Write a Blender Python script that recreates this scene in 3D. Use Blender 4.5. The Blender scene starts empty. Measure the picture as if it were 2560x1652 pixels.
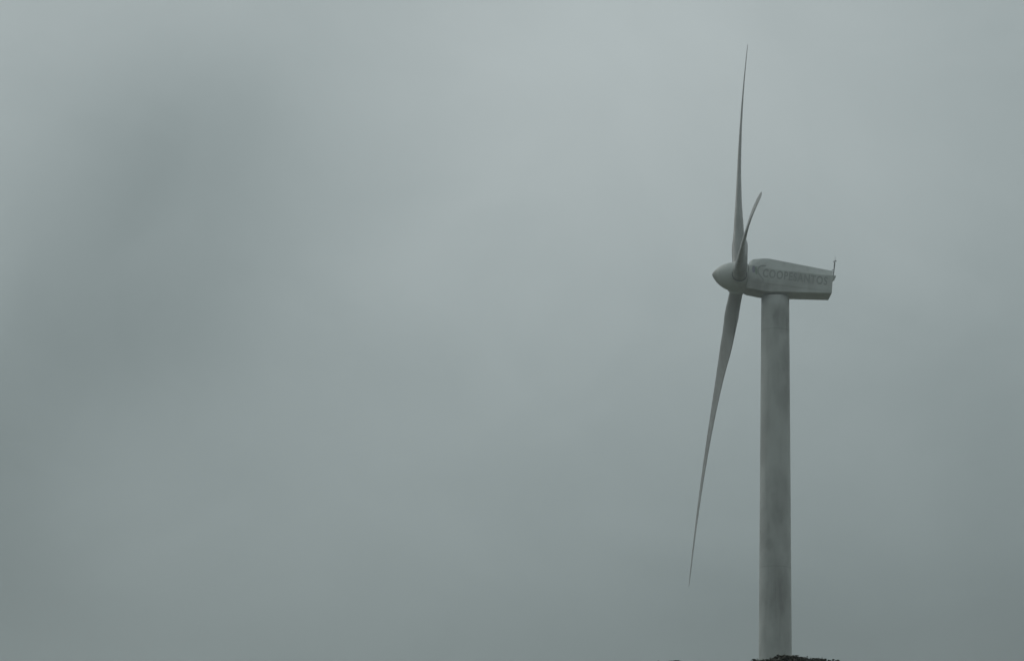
import bpy, bmesh, math, random
import numpy as np
from mathutils import Vector, Matrix

R = math.radians
scene = bpy.context.scene
col = scene.collection

# ------------------------------------------------------------------ camera
F_PX, PW, PH = 6440.0, 2560.0, 1652.0          # focal length in photo pixels
PITCH, ROLL = R(13.9), R(1.449)
EYE = Vector((0, 0, 1.7))
cf = Vector((0, math.cos(PITCH), math.sin(PITCH)))
cr0 = Vector((1, 0, 0)); cu0 = cr0.cross(cf)
cr = cr0 * math.cos(ROLL) + cu0 * math.sin(ROLL)
cu = cu0 * math.cos(ROLL) - cr0 * math.sin(ROLL)
cam = bpy.data.cameras.new('camera')
cam.sensor_width = 36.0
cam.lens = 36.0 * F_PX / PW
cam.clip_start, cam.clip_end = 0.5, 20000
camo = bpy.data.objects.new('camera', cam); col.objects.link(camo)
m = Matrix((cr, cu, -cf)).transposed().to_4x4(); m.translation = EYE
camo.matrix_world = m
scene.camera = camo

def at(px, py, y):
    """world point on the plane Y = y that the photograph shows at (px, py): used to take measurements"""
    d = cf + cr * ((px - PW / 2) / F_PX) - cu * ((py - PH / 2) / F_PX)
    return EYE + d * (y / d.y)

# ------------------------------------------------------------------ world, sun, exposure
SUN_EL, SUN_AZ = R(44), R(-50)                  # azimuth from +Y, positive to the right
w = bpy.data.worlds.new('World'); scene.world = w; w.use_nodes = True
nt = w.node_tree; nt.nodes.clear()
N = nt.nodes.new; L = nt.links.new

def M(op, a, b=None, c=None):
    n = N('ShaderNodeMath'); n.operation = op
    for i, v in enumerate((a, b, c)):
        if v is None: continue
        if isinstance(v, (int, float)): n.inputs[i].default_value = v
        else: L(v, n.inputs[i])
    return n.outputs[0]

tc = N('ShaderNodeTexCoord')
nz = N('ShaderNodeTexNoise'); nz.inputs['Scale'].default_value = 5.0; nz.inputs['Detail'].default_value = 5
nz.inputs['Roughness'].default_value = 0.55
L(tc.outputs['Generated'], nz.inputs['Vector'])
nz2 = N('ShaderNodeTexNoise'); nz2.inputs['Scale'].default_value = 9.0; nz2.inputs['Detail'].default_value = 5; nz2.inputs['Distortion'].default_value = 0.6
L(tc.outputs['Generated'], nz2.inputs['Vector'])
nz3 = N('ShaderNodeTexNoise'); nz3.inputs['Scale'].default_value = 7.0; nz3.inputs['Detail'].default_value = 7; nz3.inputs['Roughness'].default_value = 0.55; nz3.inputs['Distortion'].default_value = 1.2
mp3 = N('ShaderNodeMapping'); mp3.inputs['Scale'].default_value = (1, 1, 1.7); mp3.inputs['Location'].default_value = (3.1, 1.7, 0.4); L(tc.outputs['Generated'], mp3.inputs[0]); L(mp3.outputs[0], nz3.inputs['Vector'])
sep = N('ShaderNodeSeparateXYZ'); L(tc.outputs['Generated'], sep.inputs[0])
RAD = 180 / math.pi
az0 = M('MULTIPLY', M('ARCTAN2', sep.outputs[0], sep.outputs[1]), RAD)      # degrees
el0 = M('MULTIPLY', M('ARCSINE', sep.outputs[2]), RAD)
sepn = N('ShaderNodeSeparateColor'); L(nz.outputs['Color'], sepn.inputs[0])
az = M('ADD', az0, M('MULTIPLY', M('SUBTRACT', sepn.outputs[0], 0.5), 2.6))  # wisps: warped direction
el = M('ADD', el0, M('MULTIPLY', M('SUBTRACT', sepn.outputs[1], 0.5), 1.8))

def blob(a, e, sa, se, amp, rot=0.0):
    x = M('SUBTRACT', az, a); y = M('SUBTRACT', el, e)
    c, s = math.cos(R(rot)), math.sin(R(rot))
    xr = M('ADD', M('MULTIPLY', x, c), M('MULTIPLY', y, s))
    yr = M('SUBTRACT', M('MULTIPLY', y, c), M('MULTIPLY', x, s))
    q = M('ADD', M('POWER', M('DIVIDE', M('ABSOLUTE', xr), sa), 2.0), M('POWER', M('DIVIDE', M('ABSOLUTE', yr), se), 2.0))
    return M('MULTIPLY', M('EXPONENT', M('MULTIPLY', q, -0.5)), amp)

# overcast brightness by elevation (degrees), then lighter and darker banks of cloud
ramp = N('ShaderNodeValToRGB'); ramp.color_ramp.interpolation = 'EASE'
L(M('DIVIDE', M('MAXIMUM', el, 0.0), 90.0), ramp.inputs[0])
RAMP = [(0, 0.252), (6, 0.28), (10, 0.3691), (14, 0.4543), (18, 0.4632), (22, 0.4686), (35, 0.48), (90, 0.52)]
els = ramp.color_ramp.elements
els[0].position = 0; els[1].position = 1
for e_, v_ in RAMP[1:-1]: els.new(e_ / 90)
for k, (e_, v_) in enumerate(RAMP):
    els[k].position = e_ / 90; els[k].color = (v_, v_, v_, 1)
sepr = N('ShaderNodeSeparateColor'); L(ramp.outputs[0], sepr.inputs[0])
tot = 1.0
BLOBS = [(-7.689, 16.611, 2.981, 2.428, -0.335, -3.836), (-6.829, 10.673, 2.326, 2.847, -0.118, 13.066), (2.049, 20.855, 3.782, 1.943, 0.14, 25.831), (-9.313, 13.146, 2.169, 1.443, -0.267, 0.934), (11.522, 15.504, 1.457, 7.856, -0.125, 0.07), (8.584, 7.592, 6.576, 2.459, -0.346, -5.566), (-11.764, 9.222, 1.929, 2.261, -0.393, 3.625), (-1.336, 12.946, 3.125, 0.947, -0.079, 2.877), (8.781, 13.462, 4.304, 1.707, -0.176, -7.375), (-66.0, 38.0, 20.0, 26.0, 1.0, 0.0)]  # last bank is out of view, brightened to light the turbine's left side
for b in BLOBS:
    g = blob(*b)
    tot = M('ADD', g, tot)
tot = M('ADD', tot, M('MULTIPLY', M('SUBTRACT', sep.outputs[1], 1.0), 0.06))       # unseen sky behind the viewer, dimmed to darken the turbine's near side
tot = M('ADD', tot, M('MULTIPLY', M('SUBTRACT', nz2.outputs[0], 0.5), 0.20))
wisp = N('ShaderNodeMapRange'); wisp.interpolation_type = 'SMOOTHSTEP'; L(nz3.outputs[0], wisp.inputs[0])
wisp.inputs[1].default_value = 0.44; wisp.inputs[2].default_value = 0.60; wisp.inputs[3].default_value = -0.012; wisp.inputs[4].default_value = 0.012
tot = M('ADD', tot, wisp.outputs[0])
lum = M('MULTIPLY', M('MULTIPLY', sepr.outputs[0], tot), 1.0)
# cloud colour: bluer-green when darker
tint = N('ShaderNodeMix'); tint.data_type = 'RGBA'
L(M('MULTIPLY', M('SUBTRACT', lum, 0.22), 3.6), tint.inputs['Factor']); tint.clamp_factor = True
tint.inputs['A'].default_value = (0.82, 1.0, 1.01, 1)
tint.inputs['B'].default_value = (0.89, 1.0, 1.005, 1)
SKY_STRENGTH = 0.10
sc_ = N('ShaderNodeVectorMath'); sc_.operation = 'SCALE'
L(tint.outputs['Result'], sc_.inputs[0]); L(M('DIVIDE', lum, SKY_STRENGTH), sc_.inputs['Scale'])
sky = N('ShaderNodeTexSky'); sky.sky_type = 'NISHITA'; sky.sun_disc = False
sky.sun_elevation = SUN_EL; sky.sun_rotation = SUN_AZ
sky.air_density = 1.0; sky.dust_density = 4.0
mx = N('ShaderNodeMix'); mx.data_type = 'RGBA'; mx.inputs['Factor'].default_value = 0.96   # cloud cover over the clear sky
L(sky.outputs[0], mx.inputs['A']); L(sc_.outputs[0], mx.inputs['B'])
bg = N('ShaderNodeBackground'); bg.inputs['Strength'].default_value = SKY_STRENGTH
L(mx.outputs['Result'], bg.inputs['Color'])
wo = N('ShaderNodeOutputWorld'); L(bg.outputs[0], wo.inputs['Surface'])

sun = bpy.data.lights.new('sun', 'SUN'); sun.energy = 0.5; sun.angle = R(40); sun.color = (1.0, 0.97, 0.92)
suno = bpy.data.objects.new('sun', sun); col.objects.link(suno)
sd = Vector((math.sin(SUN_AZ) * math.cos(SUN_EL), math.cos(SUN_AZ) * math.cos(SUN_EL), math.sin(SUN_EL)))
suno.rotation_euler = sd.to_track_quat('Z', 'Y').to_euler()
suno.location = sd * 300

scene.view_settings.view_transform = 'Standard'
scene.view_settings.look = 'None'
scene.view_settings.exposure = 0.0
scene.view_settings.gamma = 1.0
scene.view_settings.use_curve_mapping = False

# ------------------------------------------------------------------ helpers
def link(name, me, mat=None, parent=None, smooth=True):
    o = bpy.data.objects.new(name, me); col.objects.link(o)
    if mat: me.materials.append(mat)
    if smooth:
        for p in me.polygons: p.use_smooth = True
    if parent: o.parent = parent
    return o

def bm_obj(name, bm, mat, parent=None, smooth=True):
    bmesh.ops.recalc_face_normals(bm, faces=bm.faces)
    me = bpy.data.meshes.new(name); bm.to_mesh(me); bm.free()
    return link(name, me, mat, parent, smooth)

def tag(o, label=None, cat=None, group=None, kind=None):
    if label: o['label'] = label
    if cat: o['category'] = cat
    if group: o['group'] = group
    if kind: o['kind'] = kind
    return o

def empty(name, loc):
    o = bpy.data.objects.new(name, None); col.objects.link(o); o.location = loc; o.empty_display_size = 0.5
    return o

def loft(bm, rings, close_ends=True):
    rows = [[bm.verts.new(p) for p in r] for r in rings]
    n = len(rows[0])
    for a, b in zip(rows, rows[1:]):
        for i in range(n):
            bm.faces.new((a[i], a[(i + 1) % n], b[(i + 1) % n], b[i]))
    if close_ends:
        bm.faces.new(rows[0][::-1]); bm.faces.new(rows[-1])
    return rows

def tube(bm, pts, rad, n=10, close=True):
    pts = [Vector(p) for p in pts]
    if not isinstance(rad, (list, tuple)): rad = [rad] * len(pts)
    rings = []
    for i, p in enumerate(pts):
        t = (pts[min(i + 1, len(pts) - 1)] - pts[max(i - 1, 0)]).normalized()
        a = t.cross(Vector((0, 1, 0.13))).normalized(); b = t.cross(a)
        rings.append([p + (a * math.cos(2 * math.pi * k / n) + b * math.sin(2 * math.pi * k / n)) * rad[i] for k in range(n)])
    loft(bm, rings)

# ------------------------------------------------------------------ materials
def mat_new(name, rough=0.5, spec=0.4):
    mt = bpy.data.materials.new(name); mt.use_nodes = True
    b = mt.node_tree.nodes['Principled BSDF']
    b.inputs['Roughness'].default_value = rough
    b.inputs['Specular IOR Level'].default_value = spec
    return mt, mt.node_tree, b

def paint(name, base, stain_fog_tone, amount=0.5, scale=(0.5, 0.5, 0.16), streak=(3.0, 3.0, 0.22), rough=0.5, spec=0.35, patches=(), seams=()):
    """weathered gel-coat / paint: grime in soft patches, vertical run marks, a few placed stains, on the tower also painted fog and reflection tones"""
    mt, t, b = mat_new(name, rough, spec)
    n, l = t.nodes.new, t.links.new
    tcn = n('ShaderNodeTexCoord')
    def noise(sc, detail, s=1.0):
        mp = n('ShaderNodeMapping'); mp.inputs['Scale'].default_value = sc
        l(tcn.outputs['Object'], mp.inputs[0])
        x = n('ShaderNodeTexNoise'); x.inputs['Scale'].default_value = s; x.inputs['Detail'].default_value = detail
        l(mp.outputs[0], x.inputs['Vector']); return x.outputs[0]
    def mr(v, a, bb, c=0.0, d=1.0):
        x = n('ShaderNodeMapRange'); x.interpolation_type = 'SMOOTHSTEP'
        x.inputs[1].default_value = a; x.inputs[2].default_value = bb; x.inputs[3].default_value = c; x.inputs[4].default_value = d
        l(v, x.inputs[0]); return x.outputs[0]
    def mth(op, a, c):
        x = n('ShaderNodeMath'); x.operation = op
        for i, v in enumerate((a, c)):
            if isinstance(v, (int, float)): x.inputs[i].default_value = v
            else: l(v, x.inputs[i])
        return x.outputs[0]
    big = mr(noise(scale, 4), 0.38, 0.72, 0, amount)
    run = mr(noise(streak, 3), 0.5, 0.75, 0, amount * 0.45)
    fac = mth('ADD', big, run)
    sp = n('ShaderNodeSeparateXYZ'); l(tcn.outputs['Object'], sp.inputs[0])
    wob = noise((1.6, 1.6, 0.8), 3)
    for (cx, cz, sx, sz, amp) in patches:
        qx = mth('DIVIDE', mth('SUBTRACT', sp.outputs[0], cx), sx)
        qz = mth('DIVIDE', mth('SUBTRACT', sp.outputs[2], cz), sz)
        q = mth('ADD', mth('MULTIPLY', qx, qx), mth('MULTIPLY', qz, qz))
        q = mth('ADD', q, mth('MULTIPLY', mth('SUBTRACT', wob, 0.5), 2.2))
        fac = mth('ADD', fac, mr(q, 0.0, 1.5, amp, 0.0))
    for (z, hw, amp) in seams:
        d = mth('ABSOLUTE', mth('SUBTRACT', sp.outputs[2], z), 0)
        fac = mth('ADD', fac, mr(d, hw * 0.5, hw, amp, 0.0))
    mixn = n('ShaderNodeMix'); mixn.data_type = 'RGBA'; mixn.clamp_factor = True
    l(fac, mixn.inputs['Factor'])
    mixn.inputs['A'].default_value = (*base, 1); mixn.inputs['B'].default_value = (*stain_fog_tone, 1)
    l(mixn.outputs['Result'], b.inputs['Base Color'])
    rr = mr(noise((2, 2, 2), 4), 0.3, 0.7, rough - 0.1, rough + 0.12); l(rr, b.inputs['Roughness'])
    bp = n('ShaderNodeBump'); bp.inputs['Strength'].default_value = 0.08; bp.inputs['Distance'].default_value = 0.02
    l(noise((3, 3, 3), 3), bp.inputs['Height']); l(bp.outputs[0], b.inputs['Normal'])
    return mt

def plain(name, c, rough=0.6, spec=0.3, var=0.25, scale=6.0):
    mt, t, b = mat_new(name, rough, spec)
    x = t.nodes.new('ShaderNodeTexNoise'); x.inputs['Scale'].default_value = scale; x.inputs['Detail'].default_value = 4
    tcn = t.nodes.new('ShaderNodeTexCoord'); t.links.new(tcn.outputs['Object'], x.inputs['Vector'])
    mx_ = t.nodes.new('ShaderNodeMix'); mx_.data_type = 'RGBA'; t.links.new(x.outputs[0], mx_.inputs['Factor'])
    mx_.inputs['A'].default_value = (*[v * (1 - var) for v in c], 1); mx_.inputs['B'].default_value = (*[v * (1 + var) for v in c], 1)
    t.links.new(mx_.outputs['Result'], b.inputs['Base Color'])
    return mt

# ------------------------------------------------------------------ ground
HILL = Vector((21.1, 200, 0)); TOWER_BASE = 10.3
def ground_z(x, y):
    d2 = ((x - HILL.x) / 120) ** 2 + ((y - HILL.y) / 105) ** 2
    z = TOWER_BASE * math.exp(-d2 * 1.1)
    z += 1.3 * math.exp(-(((x - 5) / 45) ** 2 + ((y - 55) / 30) ** 2))
    r = math.hypot(x, y)
    z += (0.35 * math.sin(x * 0.071 + 1.1) * math.cos(y * 0.053) + 0.15 * math.sin(x * 0.19 + y * 0.13)) * min(1, r / 25)
    z -= max(0, r - 350) * 0.02
    # level pad round the tower foot and the viewer
    k = math.exp(-(((x - HILL.x) / 7) ** 2 + ((y - HILL.y) / 7) ** 2))
    return z * (1 - k) + (TOWER_BASE - 0.05) * k

def axis_steps(lo, hi, c0, c1, fine, coarse):
    out = []; v = lo
    while v < hi:
        out.append(v); v += fine if c0 <= v < c1 else coarse
    out.append(hi); return out
xs = axis_steps(-2000, 2000, -150, 160, 5, 74); ys = axis_steps(-600, 2600, -50, 300, 5, 74)
gv = [(x, y, ground_z(x, y)) for y in ys for x in xs]; nx = len(xs)
gf = [(j * nx + i, j * nx + i + 1, (j + 1) * nx + i + 1, (j + 1) * nx + i) for j in range(len(ys) - 1) for i in range(nx - 1)]
gme = bpy.data.meshes.new('ground'); gme.from_pydata(gv, [], gf)
gm, t, b = mat_new('grass_ground', 0.9, 0.1)
x1 = t.nodes.new('ShaderNodeTexNoise'); x1.inputs['Scale'].default_value = 0.12; x1.inputs['Detail'].default_value = 8
tcn = t.nodes.new('ShaderNodeTexCoord'); t.links.new(tcn.outputs['Object'], x1.inputs['Vector'])
rp = t.nodes.new('ShaderNodeValToRGB'); t.links.new(x1.outputs[0], rp.inputs[0])
rp.color_ramp.elements[0].position = 0.3; rp.color_ramp.elements[0].color = (0.050, 0.055, 0.030, 1)
rp.color_ramp.elements[1].position = 0.7; rp.color_ramp.elements[1].color = (0.115, 0.115, 0.065, 1)
t.links.new(rp.outputs[0], b.inputs['Base Color'])
x2 = t.nodes.new('ShaderNodeTexNoise'); x2.inputs['Scale'].default_value = 6; x2.inputs['Detail'].default_value = 6
t.links.new(tcn.outputs['Object'], x2.inputs['Vector'])
bp = t.nodes.new('ShaderNodeBump'); bp.inputs['Strength'].default_value = 0.8; bp.inputs['Distance'].default_value = 0.15
t.links.new(x2.outputs[0], bp.inputs['Height']); t.links.new(bp.outputs[0], b.inputs['Normal'])
tag(link('ground', gme, gm), kind='structure')

# ------------------------------------------------------------------ wind turbine
TX, TY = 21.06, 200.0
turbine = tag(empty('wind_turbine', (TX, TY, TOWER_BASE)),
              'tall pale grey wind turbine with three blades and lettering on its nacelle, standing in fog', 'wind turbine')
OFF = Vector((TX, TY, TOWER_BASE))               # children are built in world metres and shifted to the thing's base

WHITE = (0.25, 0.26, 0.252); GRIME = (0.145, 0.135, 0.122)
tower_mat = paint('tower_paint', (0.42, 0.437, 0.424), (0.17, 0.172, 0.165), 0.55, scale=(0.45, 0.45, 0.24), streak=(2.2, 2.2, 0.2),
                  patches=[(0.50, 42.2, 0.70, 1.25, 0.5), (-0.05, 41.4, 0.25, 1.5, 0.25), (0.75, 39.3, 0.5, 1.3, 0.40), (0.35, 36.9, 0.7, 2.4, 0.22),  # dark patches: oil runs, plus fog and reflection tones painted into the colour
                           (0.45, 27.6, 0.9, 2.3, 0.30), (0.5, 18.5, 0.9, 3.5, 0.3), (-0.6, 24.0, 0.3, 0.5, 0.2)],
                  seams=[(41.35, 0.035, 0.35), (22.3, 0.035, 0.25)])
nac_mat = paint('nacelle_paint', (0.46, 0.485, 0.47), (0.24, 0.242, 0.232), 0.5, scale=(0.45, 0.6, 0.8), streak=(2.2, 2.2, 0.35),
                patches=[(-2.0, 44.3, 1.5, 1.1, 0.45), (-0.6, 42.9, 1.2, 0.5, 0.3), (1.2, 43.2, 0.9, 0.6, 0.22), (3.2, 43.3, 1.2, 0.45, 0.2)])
blade_mat = paint('blade_gelcoat', WHITE, GRIME, 0.45, scale=(0.6, 0.6, 0.22), streak=(2.5, 2.5, 0.3), rough=0.42)
spin_mat = paint('spinner_gelcoat', (0.42, 0.44, 0.42), (0.19, 0.18, 0.16), 0.6, scale=(0.7, 0.7, 0.7), streak=(2.5, 2.5, 0.5))
dark_mat = plain('dark_metal', (0.10, 0.105, 0.105), 0.5)
rubber_mat = plain('black_seal', (0.10, 0.10, 0.10), 0.7)
letter_mat = plain('lettering_paint', (0.275, 0.292, 0.286), 0.55, var=0.3, scale=2.5)
emb_dark = plain('emblem_green', (0.24, 0.30, 0.25), 0.55, var=0.3, scale=3)
emb_purple = plain('emblem_violet', (0.25, 0.245, 0.31), 0.55, var=0.3, scale=3)

# tower: slightly tapering steel tube
ZT = 54.45
bm = bmesh.new(); rings = []
nseg = 96
for k in range(45):
    f = k / 44; z = (TOWER_BASE - 0.4) + (ZT - TOWER_BASE + 0.4) * f
    r = 1.372 + (1.118 - 1.372) * f
    rings.append([(TX - OFF.x + r * math.cos(2 * math.pi * i / nseg), r * math.sin(2 * math.pi * i / nseg), z - OFF.z) for i in range(nseg)])
loft(bm, rings)
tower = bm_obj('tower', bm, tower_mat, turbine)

# nacelle --------------------------------------------------------------
YN, YF = 198.86, 201.14                          # near and far side planes
def zx(px, py, y): p = at(px, py, y); return p.x, p.z
# near-side outline measured from the photograph (x, z in metres)
xf_b, z_chin = zx(1866.0, 718.5, YN)             # bottom front corner (behind the spinner)
xk_b, z_kb = zx(1914.0, 729.8, YN)               # where the sloping chin meets the flat belly
xr_b, z_rb = zx(2079.8, 731.6, YN)               # bottom rear corner
z_b = (z_kb + z_rb) / 2
xs_f, zs_f = zx(1867.5, 701.4, YN)               # seam front, rear
xs_r, zs_r = zx(2081.6, 728.4 - 0.2, YN)
YU = 199.22                                      # shoulder inset at the roof edge
xt_f, zt_f = zx(1875.6, 652.2, YU)               # roof: front edge, peak, rear
xt_p, zt_p = zx(1917.0, 645.2, YU)
xt_r, zt_r = zx(2084.0, 677.6, YU)
xu_f, zu_f = zx(1874.6, 662.0, YN)               # shoulder line on the side
xu_p, zu_p = zx(1920.0, 672.0, YN)
xu_r, zu_r = zx(2084.0, 690.0, YN)
def lerp(a, b_, f): return a + (b_ - a) * f
ST = []   # (x bottom, z bottom, x seam, z seam, x shoulder, z shoulder, x roof, z roof)
def seam_at(x): return lerp(zs_f, zs_r, (x - xs_f) / (xs_r - xs_f))
def shoulder_at(x): return lerp(zu_p, zu_r, (x - xu_p) / (xu_r - xu_p)) if x > xu_p else lerp(zu_f, zu_p, (x - xu_f) / (xu_p - xu_f))
def roof_at(x): return lerp(zt_p, zt_r, (x - xt_p) / (xt_r - xt_p)) if x > xt_p else lerp(zt_f + 0.10, zt_p, ((x - xt_f) / (xt_p - xt_f)) ** 0.8 if x > xt_f else 0)
def belly_at(x): return z_b if x >= xk_b else lerp(z_chin, z_b, ((x - xf_b) / (xk_b - xf_b)) ** 0.9 if x > xf_b else 0)
def add_station(xb, lean, inset=0.0, drop=0.0):
    zb = belly_at(xb); zc = z_b
    xz = lambda z: xb + lean * (z - zb)
    s = seam_at(xb); u = shoulder_at(xb); t_ = roof_at(xz(roof_at(xb)) if lean else xb) - drop
    yn, yf = YN + inset, YF - inset
    yu_n, yu_f = YU + inset, YF - (YU - YN) - inset
    ring = [(xz(zb), yn, zb), (xz(s), yn, s), (xz(u - drop * .5), yn, u - drop * .5), (xz(t_), yu_n, t_), (xz(t_ + .05), TY, t_ + 0.05), (xz(t_), yu_f, t_),
            (xz(u - drop * .5), yf, u - drop * .5), (xz(s), yf, s), (xz(zb), yf, zb), (xz(zb), TY, zb)]
    ST.append([Vector(p) - OFF for p in ring])
L0 = xf_b; L1 = xr_b
add_station(L0, 0.135, 0.10, 0.10)
add_station(L0 + 0.22, 0.132, 0.0, 0.0)
add_station(lerp(L0, xk_b, 0.6), 0.12)
add_station(xk_b, 0.095)
for f in (0.15, 0.35, 0.55, 0.75, 0.93):
    add_station(lerp(xk_b, L1, f), lerp(0.095, 0.055, f))
add_station(L1, 0.065)
bm = bmesh.new(); loft(bm, ST)
bmesh.ops.recalc_face_normals(bm, faces=bm.faces)
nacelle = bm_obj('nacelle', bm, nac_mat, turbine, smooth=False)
bv = nacelle.modifiers.new('bevel', 'BEVEL'); bv.width = 0.04; bv.segments = 3; bv.limit_method = 'ANGLE'; bv.angle_limit = R(18)
bv.harden_normals = False

# raised flange along the seam, both sides
bm = bmesh.new()
for side, y in ((-1, YN), (1, YF)):
    pa = []
    for k in range(14):
        f = k / 13; x = lerp(xs_f + 0.25, xs_r - 0.12, f); pa.append((x, seam_at(x)))
    rings = []
    for x, z in pa:
        y0, y1 = (y + 0.01, y - 0.022) if side < 0 else (y - 0.01, y + 0.022)
        rings.append([Vector(p) - OFF for p in ((x, y0, z - 0.03), (x, y1, z - 0.03), (x, y1, z + 0.03), (x, y0, z + 0.03))])
    loft(bm, rings)
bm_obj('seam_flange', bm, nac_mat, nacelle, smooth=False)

# lettering: eleven capitals along the housing, parallel to the seam
fc = bpy.data.curves.new('lettering', 'FONT'); fc.body = 'COOPESANTOS'; fc.size = 1.0
fc.offset = 0.03; fc.extrude = 0.003; fc.space_character = 1.16; fc.resolution_u = 6
fo = bpy.data.objects.new('tmp_text', fc); col.objects.link(fo)
bpy.context.view_layer.update()
dg = bpy.context.evaluated_depsgraph_get()
tme = bpy.data.meshes.new_from_object(fo.evaluated_get(dg))
bpy.data.objects.remove(fo)
tme.name = 'lettering'
tx = np.empty(len(tme.vertices) * 3); tme.vertices.foreach_get('co', tx); tx = tx.reshape(-1, 3)
x0, x1_ = tx[:, 0].min(), tx[:, 0].max(); y0, y1 = tx[:, 1].min(), tx[:, 1].max()
A = at(1906.0, 692.6, YN); Bp = at(2067.5, 713.6, YN); Ctop = at(1908.2, 671.2, YN)    # baseline start, end, cap height
ax = Vector((Bp.x - A.x, 0, Bp.z - A.z)); up = Vector((Ctop.x - A.x, 0, Ctop.z - A.z))
up = up.normalized() * up.length
new = []
for vx, vy, vz in tx:
    p = A + ax * ((vx - x0) / (x1_ - x0)) + up * ((vy - y0) / (y1 - y0))
    new.extend(((p.x - OFF.x), YN - 0.004 - vz - OFF.y, p.z - OFF.z))
tme.vertices.foreach_set('co', new); tme.update()
link('lettering', tme, letter_mat, nacelle, smooth=False)

def ribbon(name, pts, width, mat, yoff=0.005):
    """flat painted stroke on the near side of the housing"""
    P = [at(x, y, YN) for x, y in pts]
    # resample smoothly (Catmull-Rom)
    Q = []
    E = [P[0] * 2 - P[1]] + P + [P[-1] * 2 - P[-2]]
    for i in range(1, len(E) - 2):
        for k in range(8):
            s = k / 8; p0, p1, p2, p3 = E[i - 1:i + 3]
            Q.append(0.5 * ((2 * p1) + (p2 - p0) * s + (2 * p0 - 5 * p1 + 4 * p2 - p3) * s * s + (3 * p1 - p0 - 3 * p2 + p3) * s ** 3))
    Q.append(P[-1])
    bm = bmesh.new(); rings = []
    for i, p in enumerate(Q):
        tt = (Q[min(i + 1, len(Q) - 1)] - Q[max(i - 1, 0)]); tt = Vector((tt.x, 0, tt.z)).normalized(); nn = Vector((-tt.z, 0, tt.x))
        wd = width * (0.45 + 0.55 * math.sin(math.pi * (0.12 + 0.76 * i / (len(Q) - 1)))) * 0.5
        a, c = p + nn * wd, p - nn * wd
        rings.append([Vector((q.x, yy, q.z)) - OFF for q, yy in ((a, YN + 0.003), (a, YN - yoff), (c, YN - yoff), (c, YN + 0.003))])
    loft(bm, rings)
    return bm_obj(name, bm, mat, nacelle, smooth=False)
ribbon('emblem', [(1915, 664.2), (1903, 664.5), (1896, 671), (1895.5, 681), (1901, 690), (1907, 697), (1907.5, 704), (1900, 707.4)], 0.11, letter_mat)
ribbon('emblem', [(1889.5, 667), (1890.2, 676), (1891.5, 686)], 0.17, emb_dark)
ribbon('emblem', [(1884.4, 665), (1884, 673), (1884.6, 681)], 0.26, emb_purple)

# weather mast, lifting eye and vent hood at the rear
bm = bmesh.new()
p0 = at(2083.4, 692, TY); p1 = at(2085.2, 673, TY); p2 = at(2086.9, 655.5, TY)
tube(bm, [p0 - OFF, p1 - OFF, (p1 * .5 + p2 * .5) - OFF, p2 - OFF], [0.035, 0.04, 0.052, 0.05], 10)
mast = bm_obj('weather_mast', bm, dark_mat, nacelle)
bm = bmesh.new()
q = at(2088.0, 652.4, TY) - OFF
bmesh.ops.create_uvsphere(bm, u_segments=14, v_segments=8, radius=0.055, matrix=Matrix.Translation(q))
for k in range(3):
    a = k * 2.094 + 0.4; e = q + Vector((math.cos(a) * 0.11, math.sin(a) * 0.11, 0.0))
    tube(bm, [q, e], 0.012, 6); bmesh.ops.create_uvsphere(bm, u_segments=8, v_segments=6, radius=0.03, matrix=Matrix.Translation(e))
tube(bm, [p2 - OFF, q], 0.018, 8)
bm_obj('anemometer', bm, dark_mat, nacelle)
bm = bmesh.new()
e = at(2084.2, 654.8, TY) - OFF
tube(bm, [p2 - OFF + Vector((0, 0, -.03)), e], 0.02, 8); tube(bm, [e + Vector((-.03, 0, .03)), e + Vector((.03, 0, -.02))], 0.022, 8)
bm_obj('wind_vane', bm, dark_mat, nacelle)
bm = bmesh.new(); tube(bm, [q, at(2087.7, 639, TY) - OFF], [0.013, 0.007], 8)
bm_obj('lightning_rod', bm, dark_mat, nacelle)
bm = bmesh.new()
c = at(2082.6, 676.9, TY) - OFF; ring = []
for k in range(25):
    a = 2 * math.pi * k / 24; ring.append(c + Vector((math.cos(a) * 0.085, 0, math.sin(a) * 0.085)))
tube(bm, ring, 0.022, 8)
bm_obj('lifting_eye', bm, dark_mat, nacelle)
bm = bmesh.new()
hood = [at(x, y, 199.5) for x, y in ((2082.0, 688.6), (2090.6, 689.4), (2088.6, 694.8), (2084.5, 697.4), (2082.0, 699.0))]
rings = [[Vector((p.x, yy, p.z)) - OFF for p in hood] for yy in (199.5, 200.3)]
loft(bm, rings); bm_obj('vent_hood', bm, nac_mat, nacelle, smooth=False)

# rotor -----------------------------------------------------------------
TILT, YAW, PHASE = R(5.53), R(-0.34), R(26.91)
RAD_R, C1, C2 = 27.48, -0.080, 0.0555
HUB = at(1848.75, 693.7, 200.0)
U = Vector((-math.cos(YAW) * math.cos(TILT), -math.sin(YAW) * math.cos(TILT), math.sin(TILT)))   # upwind
Hh = Vector((math.sin(YAW), -math.cos(YAW), 0)); V = U.cross(Hh)
if V.z < 0: V = -V
DW = -U

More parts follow.
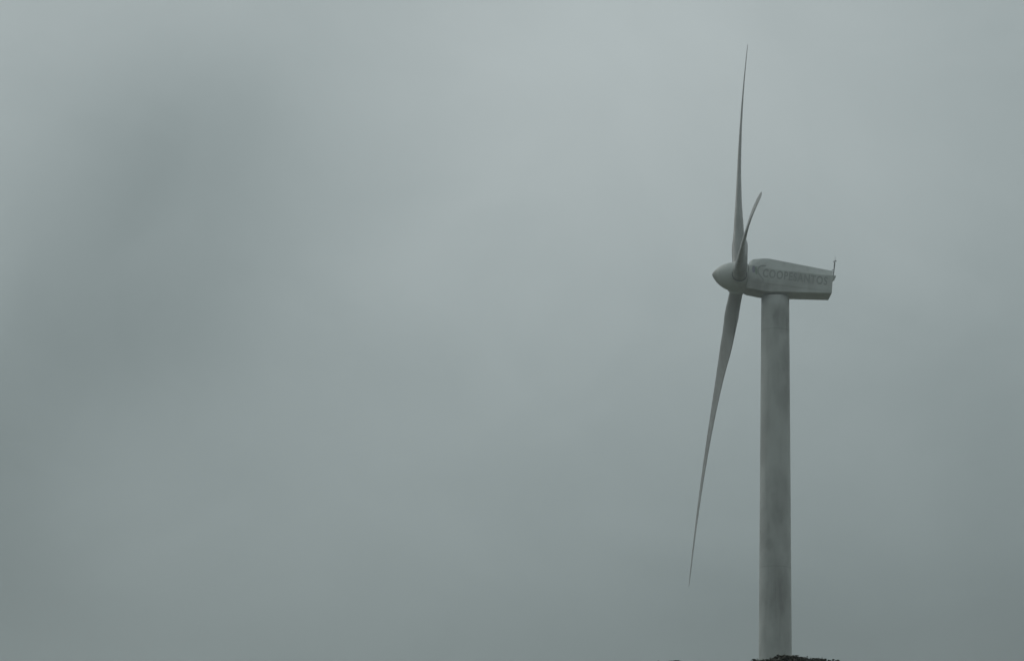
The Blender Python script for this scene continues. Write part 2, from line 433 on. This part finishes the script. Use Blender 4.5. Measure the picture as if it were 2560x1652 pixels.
# spinner: pointed dome of revolution about the shaft
prof = [(0, 0.02), (2.5, 5.6), (5, 9.2), (9.5, 14.4), (14.5, 19.4), (19.5, 23.4), (25, 27.0), (31, 30.2), (37.5, 32.9), (47, 35.3), (58, 36.6), (70, 37.0), (82, 36.8), (85.5, 36.2)]
nose = at(1780.2, 683.6, 200.0); back = at(1865.6, 692.2, 200.0)
sax = U
PXM = (nose - back).length / 85.5
ts = np.linspace(0, 1, 60) ** 1.5 * 85.5
pp = np.array(prof); rr_ = np.interp(ts, pp[:, 0], pp[:, 1])
rr_[2:-2] = (rr_[:-4] + rr_[1:-3] * 2 + rr_[2:-2] * 2 + rr_[3:-1] * 2 + rr_[4:]) / 8
bm = bmesh.new(); rings = []
nose_al = HUB + U * ((nose - HUB).dot(U))
for t_, r_ in zip(ts.tolist(), rr_.tolist()):
    c = nose_al - U * (t_ * PXM)
    rings.append([c + (V * math.cos(2 * math.pi * k / 72) + Hh * math.sin(2 * math.pi * k / 72)) * (r_ * PXM) - OFF for k in range(72)])
# rounded rim and recessed back plate
c = nose_al - U * (86.6 * PXM); rings.append([c + (V * math.cos(2 * math.pi * k / 72) + Hh * math.sin(2 * math.pi * k / 72)) * (34.6 * PXM) - OFF for k in range(72)])
c = nose_al - U * (86.2 * PXM); rings.append([c + (V * math.cos(2 * math.pi * k / 72) + Hh * math.sin(2 * math.pi * k / 72)) * (28 * PXM) - OFF for k in range(72)])
c = nose_al - U * (96 * PXM); rings.append([c + (V * math.cos(2 * math.pi * k / 72) + Hh * math.sin(2 * math.pi * k / 72)) * (27 * PXM) - OFF for k in range(72)])
loft(bm, rings)
spinner = bm_obj('spinner', bm, spin_mat, turbine)

# blade sections: station s, chord, thickness ratio, twist (deg), blend circle->aerofoil
SEC = [(0.020, 1.08, 1.00, 20, 0.0), (0.050, 1.08, 1.00, 20, 0.0), (0.075, 1.10, 0.96, 20, 0.12), (0.105, 1.28, 0.77, 20, 0.45), (0.14, 1.66, 0.52, 19, 0.85),
       (0.175, 1.98, 0.39, 17.5, 1.0), (0.205, 2.10, 0.335, 16, 1), (0.23, 2.10, 0.31, 14.5, 1), (0.26, 1.98, 0.295, 12.5, 1), (0.32, 1.78, 0.255, 9.8, 1), (0.43, 1.46, 0.22, 6.5, 1),
       (0.53, 1.24, 0.20, 4.5, 1), (0.64, 1.02, 0.175, 3, 1), (0.76, 0.90, 0.135, 1.5, 1), (0.88, 0.74, 0.11, 0.5, 1), (0.95, 0.60, 0.105, 0, 1), (0.985, 0.46, 0.10, 0, 1), (0.996, 0.30, 0.10, 0, 1), (1.0, 0.16, 0.12, 0, 1)]
SA = np.array(SEC)
PITCHB = 2.0
def section(s, npt=48):
    ch, tcr, tw, bl = [float(np.interp(s, SA[:, 0], SA[:, k])) for k in (1, 2, 3, 4)]
    pts = []
    for k in range(npt):
        a = 2 * math.pi * k / npt
        xc = 0.5 * (1 + math.cos(a))                       # 1 = trailing edge
        sign = 1 if math.sin(a) >= 0 else -1
        yt = 5 * (0.2969 * math.sqrt(xc) - 0.1260 * xc - 0.3516 * xc ** 2 + 0.2843 * xc ** 3 - 0.1015 * xc ** 4) * tcr
        yc = 0.03 * 4 * xc * (1 - xc)
        fx, fy = xc - 0.30, (yc * (1 if bl > .5 else bl)) + sign * (yt + 0.004)
        cx_, cy_ = 0.5 * math.cos(a), 0.5 * math.sin(a)
        pts.append(((cx_ * (1 - bl) + fx * bl) * ch, (cy_ * (1 - bl) + fy * bl) * ch))
    return pts, R(tw + PITCHB)
def make_blade(th, flex=0.0):
    rad = V * math.cos(th) - Hh * math.sin(th)
    mot = V * math.sin(th) + Hh * math.cos(th)
    ss = np.unique(np.concatenate([np.linspace(0.02, 0.3, 34), np.linspace(0.3, 1.0, 50), [0.99, 0.996]]))
    bm = bmesh.new(); rings = []
    for s in ss.tolist():
        pts, be = section(float(s))
        c = HUB + RAD_R * (s * rad + DW * (C1 * s + C2 * s * s + flex * 4 * s * (1 - s)))
        cd = -mot * math.cos(be) + DW * math.sin(be)       # towards the trailing edge
        nd = DW * math.cos(be) + mot * math.sin(be)        # suction side, downwind
        rings.append([c + cd * x + nd * y - OFF for x, y in pts])
    loft(bm, rings)
    bl = bm_obj('blade', bm, blade_mat, turbine)
    # collar on the spinner and dark seal round the root
    bm = bmesh.new(); rings = []
    e1 = mot; e2 = DW
    def circ(r, d): 
        c = HUB + rad * d + DW * (C1 * d); return [c + (e1 * math.cos(2 * math.pi * k / 48) + e2 * math.sin(2 * math.pi * k / 48)) * r - OFF for k in range(48)]
    loft(bm, [circ(0.70, 0.75), circ(0.70, 1.19), circ(0.685, 1.215), circ(0.61, 1.225), circ(0.60, 1.17), circ(0.62, 0.8)])
    bm_obj('root_collar', bm, spin_mat, bl)
    bm = bmesh.new(); loft(bm, [circ(0.605, 1.0), circ(0.605, 1.195), circ(0.53, 1.205), circ(0.5, 1.0)])
    bm_obj('root_seal', bm, rubber_mat, bl)
    return bl
for k in range(3):
    make_blade(PHASE + k * 2 * math.pi / 3, (0.0, 0.0, -0.0018)[k])

# ------------------------------------------------------------------ trees in front of the ridge
leaf_mat, t, b = mat_new('leaf', 0.6, 0.25)
gi = t.nodes.new('ShaderNodeNewGeometry'); rp = t.nodes.new('ShaderNodeValToRGB')
t.links.new(gi.outputs['Random Per Island'], rp.inputs[0])
rp.color_ramp.elements[0].color = (0.034, 0.036, 0.028, 1); rp.color_ramp.elements[1].color = (0.066, 0.060, 0.042, 1)
t.links.new(rp.outputs[0], b.inputs['Base Color'])
bark_mat = plain('bark', (0.09, 0.075, 0.06), 0.9, 0.1, 0.4, 5)

def crown_mesh(seed, a, c_, n_clump, per, pw=3.4):
    rng = np.random.default_rng(seed)
    d = rng.normal(size=(n_clump, 3)); d /= np.linalg.norm(d, axis=1)[:, None]
    d[:, 2] = np.where(rng.random(n_clump) < 0.72, np.abs(d[:, 2]), d[:, 2])
    d /= ((np.hypot(d[:, 0], d[:, 1]) ** pw + np.abs(d[:, 2]) ** pw) ** (1 / pw))[:, None]
    rad = rng.uniform(0.0, 1, n_clump) ** 0.07
    ctr = d * rad[:, None] * np.array([a, a, c_]) * 0.975
    ctr[:, 2] += 0.018 * np.sin(ctr[:, 0] * 8.3 + seed) + 0.012 * np.sin(ctr[:, 0] * 19 + 1)
    size = rng.uniform(0.04, 0.08, n_clump)
    n = n_clump * per
    p = np.repeat(ctr, per, 0) + np.clip(rng.normal(size=(n, 3)), -1.7, 1.7) * np.repeat(size, per)[:, None] * np.array([0.55, 0.55, 0.38])
    ln = rng.uniform(0.045, 0.085, n); wd = ln * rng.uniform(0.36, 0.5, n)
    u = rng.normal(size=(n, 3)); u[:, 2] = u[:, 2] * 0.6 + 0.25; u /= np.linalg.norm(u, axis=1)[:, None]
    q = rng.normal(size=(n, 3)); v = np.cross(u, q); v /= np.linalg.norm(v, axis=1)[:, None]
    nn = np.cross(u, v)
    P = np.stack([p - u * ln[:, None] * .5, p + v * wd[:, None] * .5 + nn * wd[:, None] * .12, p + u * ln[:, None] * .5, p - v * wd[:, None] * .5 + nn * wd[:, None] * .12], 1).reshape(-1, 3)
    me = bpy.data.meshes.new('crown')
    me.vertices.add(n * 4); me.vertices.foreach_set('co', P.ravel())
    me.loops.add(n * 4); me.loops.foreach_set('vertex_index', np.arange(n * 4, dtype=np.int32))
    me.polygons.add(n); me.polygons.foreach_set('loop_start', np.arange(0, n * 4, 4, dtype=np.int32)); me.polygons.foreach_set('loop_total', np.full(n, 4, dtype=np.int32))
    me.update(); me.validate()
    return me

def trunk_mesh(seed, h, a, c_):
    rnd = random.Random(seed); bm = bmesh.new()
    tube(bm, [(0, 0, -0.4), (0.03, 0, 0.2), (0.06, 0.04, h * 0.35), (0.0, 0.05, h * 0.62)], [0.24, 0.18, 0.14, 0.11], 14)
    for k in range(9):
        ang = k * 2.4 + rnd.uniform(-.3, .3); z0 = h * rnd.uniform(0.42, 0.62); rr = a * rnd.uniform(.55, .85); z1 = h + c_ * rnd.uniform(-0.5, .6)
        tip = Vector((math.cos(ang) * rr, math.sin(ang) * rr, z1)); st = Vector((0.03, 0.04, z0)); mid = st.lerp(tip, .5) + Vector((0, 0, .25))
        tube(bm, [st, mid, tip], [0.075, 0.045, 0.012], 8)
        for j in range(5):
            s_ = mid.lerp(tip, rnd.uniform(0, .8)); e_ = s_ + Vector((rnd.uniform(-.6, .6), rnd.uniform(-.6, .6), rnd.uniform(.1, .6)))
            tube(bm, [s_, e_], [0.02, 0.006], 6)
    me = bpy.data.meshes.new('trunk'); bmesh.ops.recalc_face_normals(bm, faces=bm.faces); bm.to_mesh(me); bm.free(); return me

def tree(px, py_top, dist, a, c_, seed, label, n_clump=5200, per=20):
    top = at(px, py_top, dist); g = ground_z(top.x, dist)
    tr = empty('broadleaf_tree', (top.x, dist, g)); h = top.z - g - c_
    tag(tr, label, 'tree', 'trees on the slope below the turbine')
    cm = crown_mesh(seed, a, c_, n_clump, per)
    o = link('crown', cm, leaf_mat, tr, smooth=False); o.location = (0, 0, h)
    link('trunk', trunk_mesh(seed, h, a, c_), bark_mat, tr)
    return tr
tree(1985, 1645.0, 45.0, 1.36, 1.5, 3, 'dark leafy treetop in front of the foot of the turbine tower, the wider of two')
tree(1684, 1656.0, 49.0, 0.66, 1.0, 8, 'small dark treetop barely showing at the bottom edge, left of the turbine', 2300, 20)

# ------------------------------------------------------------------ fog
hz = bmesh.new(); bmesh.ops.create_cube(hz, size=1.0)
zmin = min(v[2] for v in gv) - 1.0
lo, hi = Vector((-2050, -650, zmin)), Vector((2050, 2650, 86.0))
for v in hz.verts: v.co = Vector((lo.x if v.co.x < 0 else hi.x, lo.y if v.co.y < 0 else hi.y, lo.z if v.co.z < 0 else hi.z))
hm = bpy.data.materials.new('haze'); hm.use_nodes = True; hm.node_tree.nodes.clear()
pv = hm.node_tree.nodes.new('ShaderNodeVolumePrincipled'); ho = hm.node_tree.nodes.new('ShaderNodeOutputMaterial')
pv.inputs['Color'].default_value = (0.865, 0.935, 0.935, 1); pv.inputs['Density'].default_value = 0.0008; pv.inputs['Anisotropy'].default_value = 0.2
hm.node_tree.links.new(pv.outputs[0], ho.inputs['Volume'])
tag(bm_obj('haze', hz, hm, smooth=False), kind='stuff')
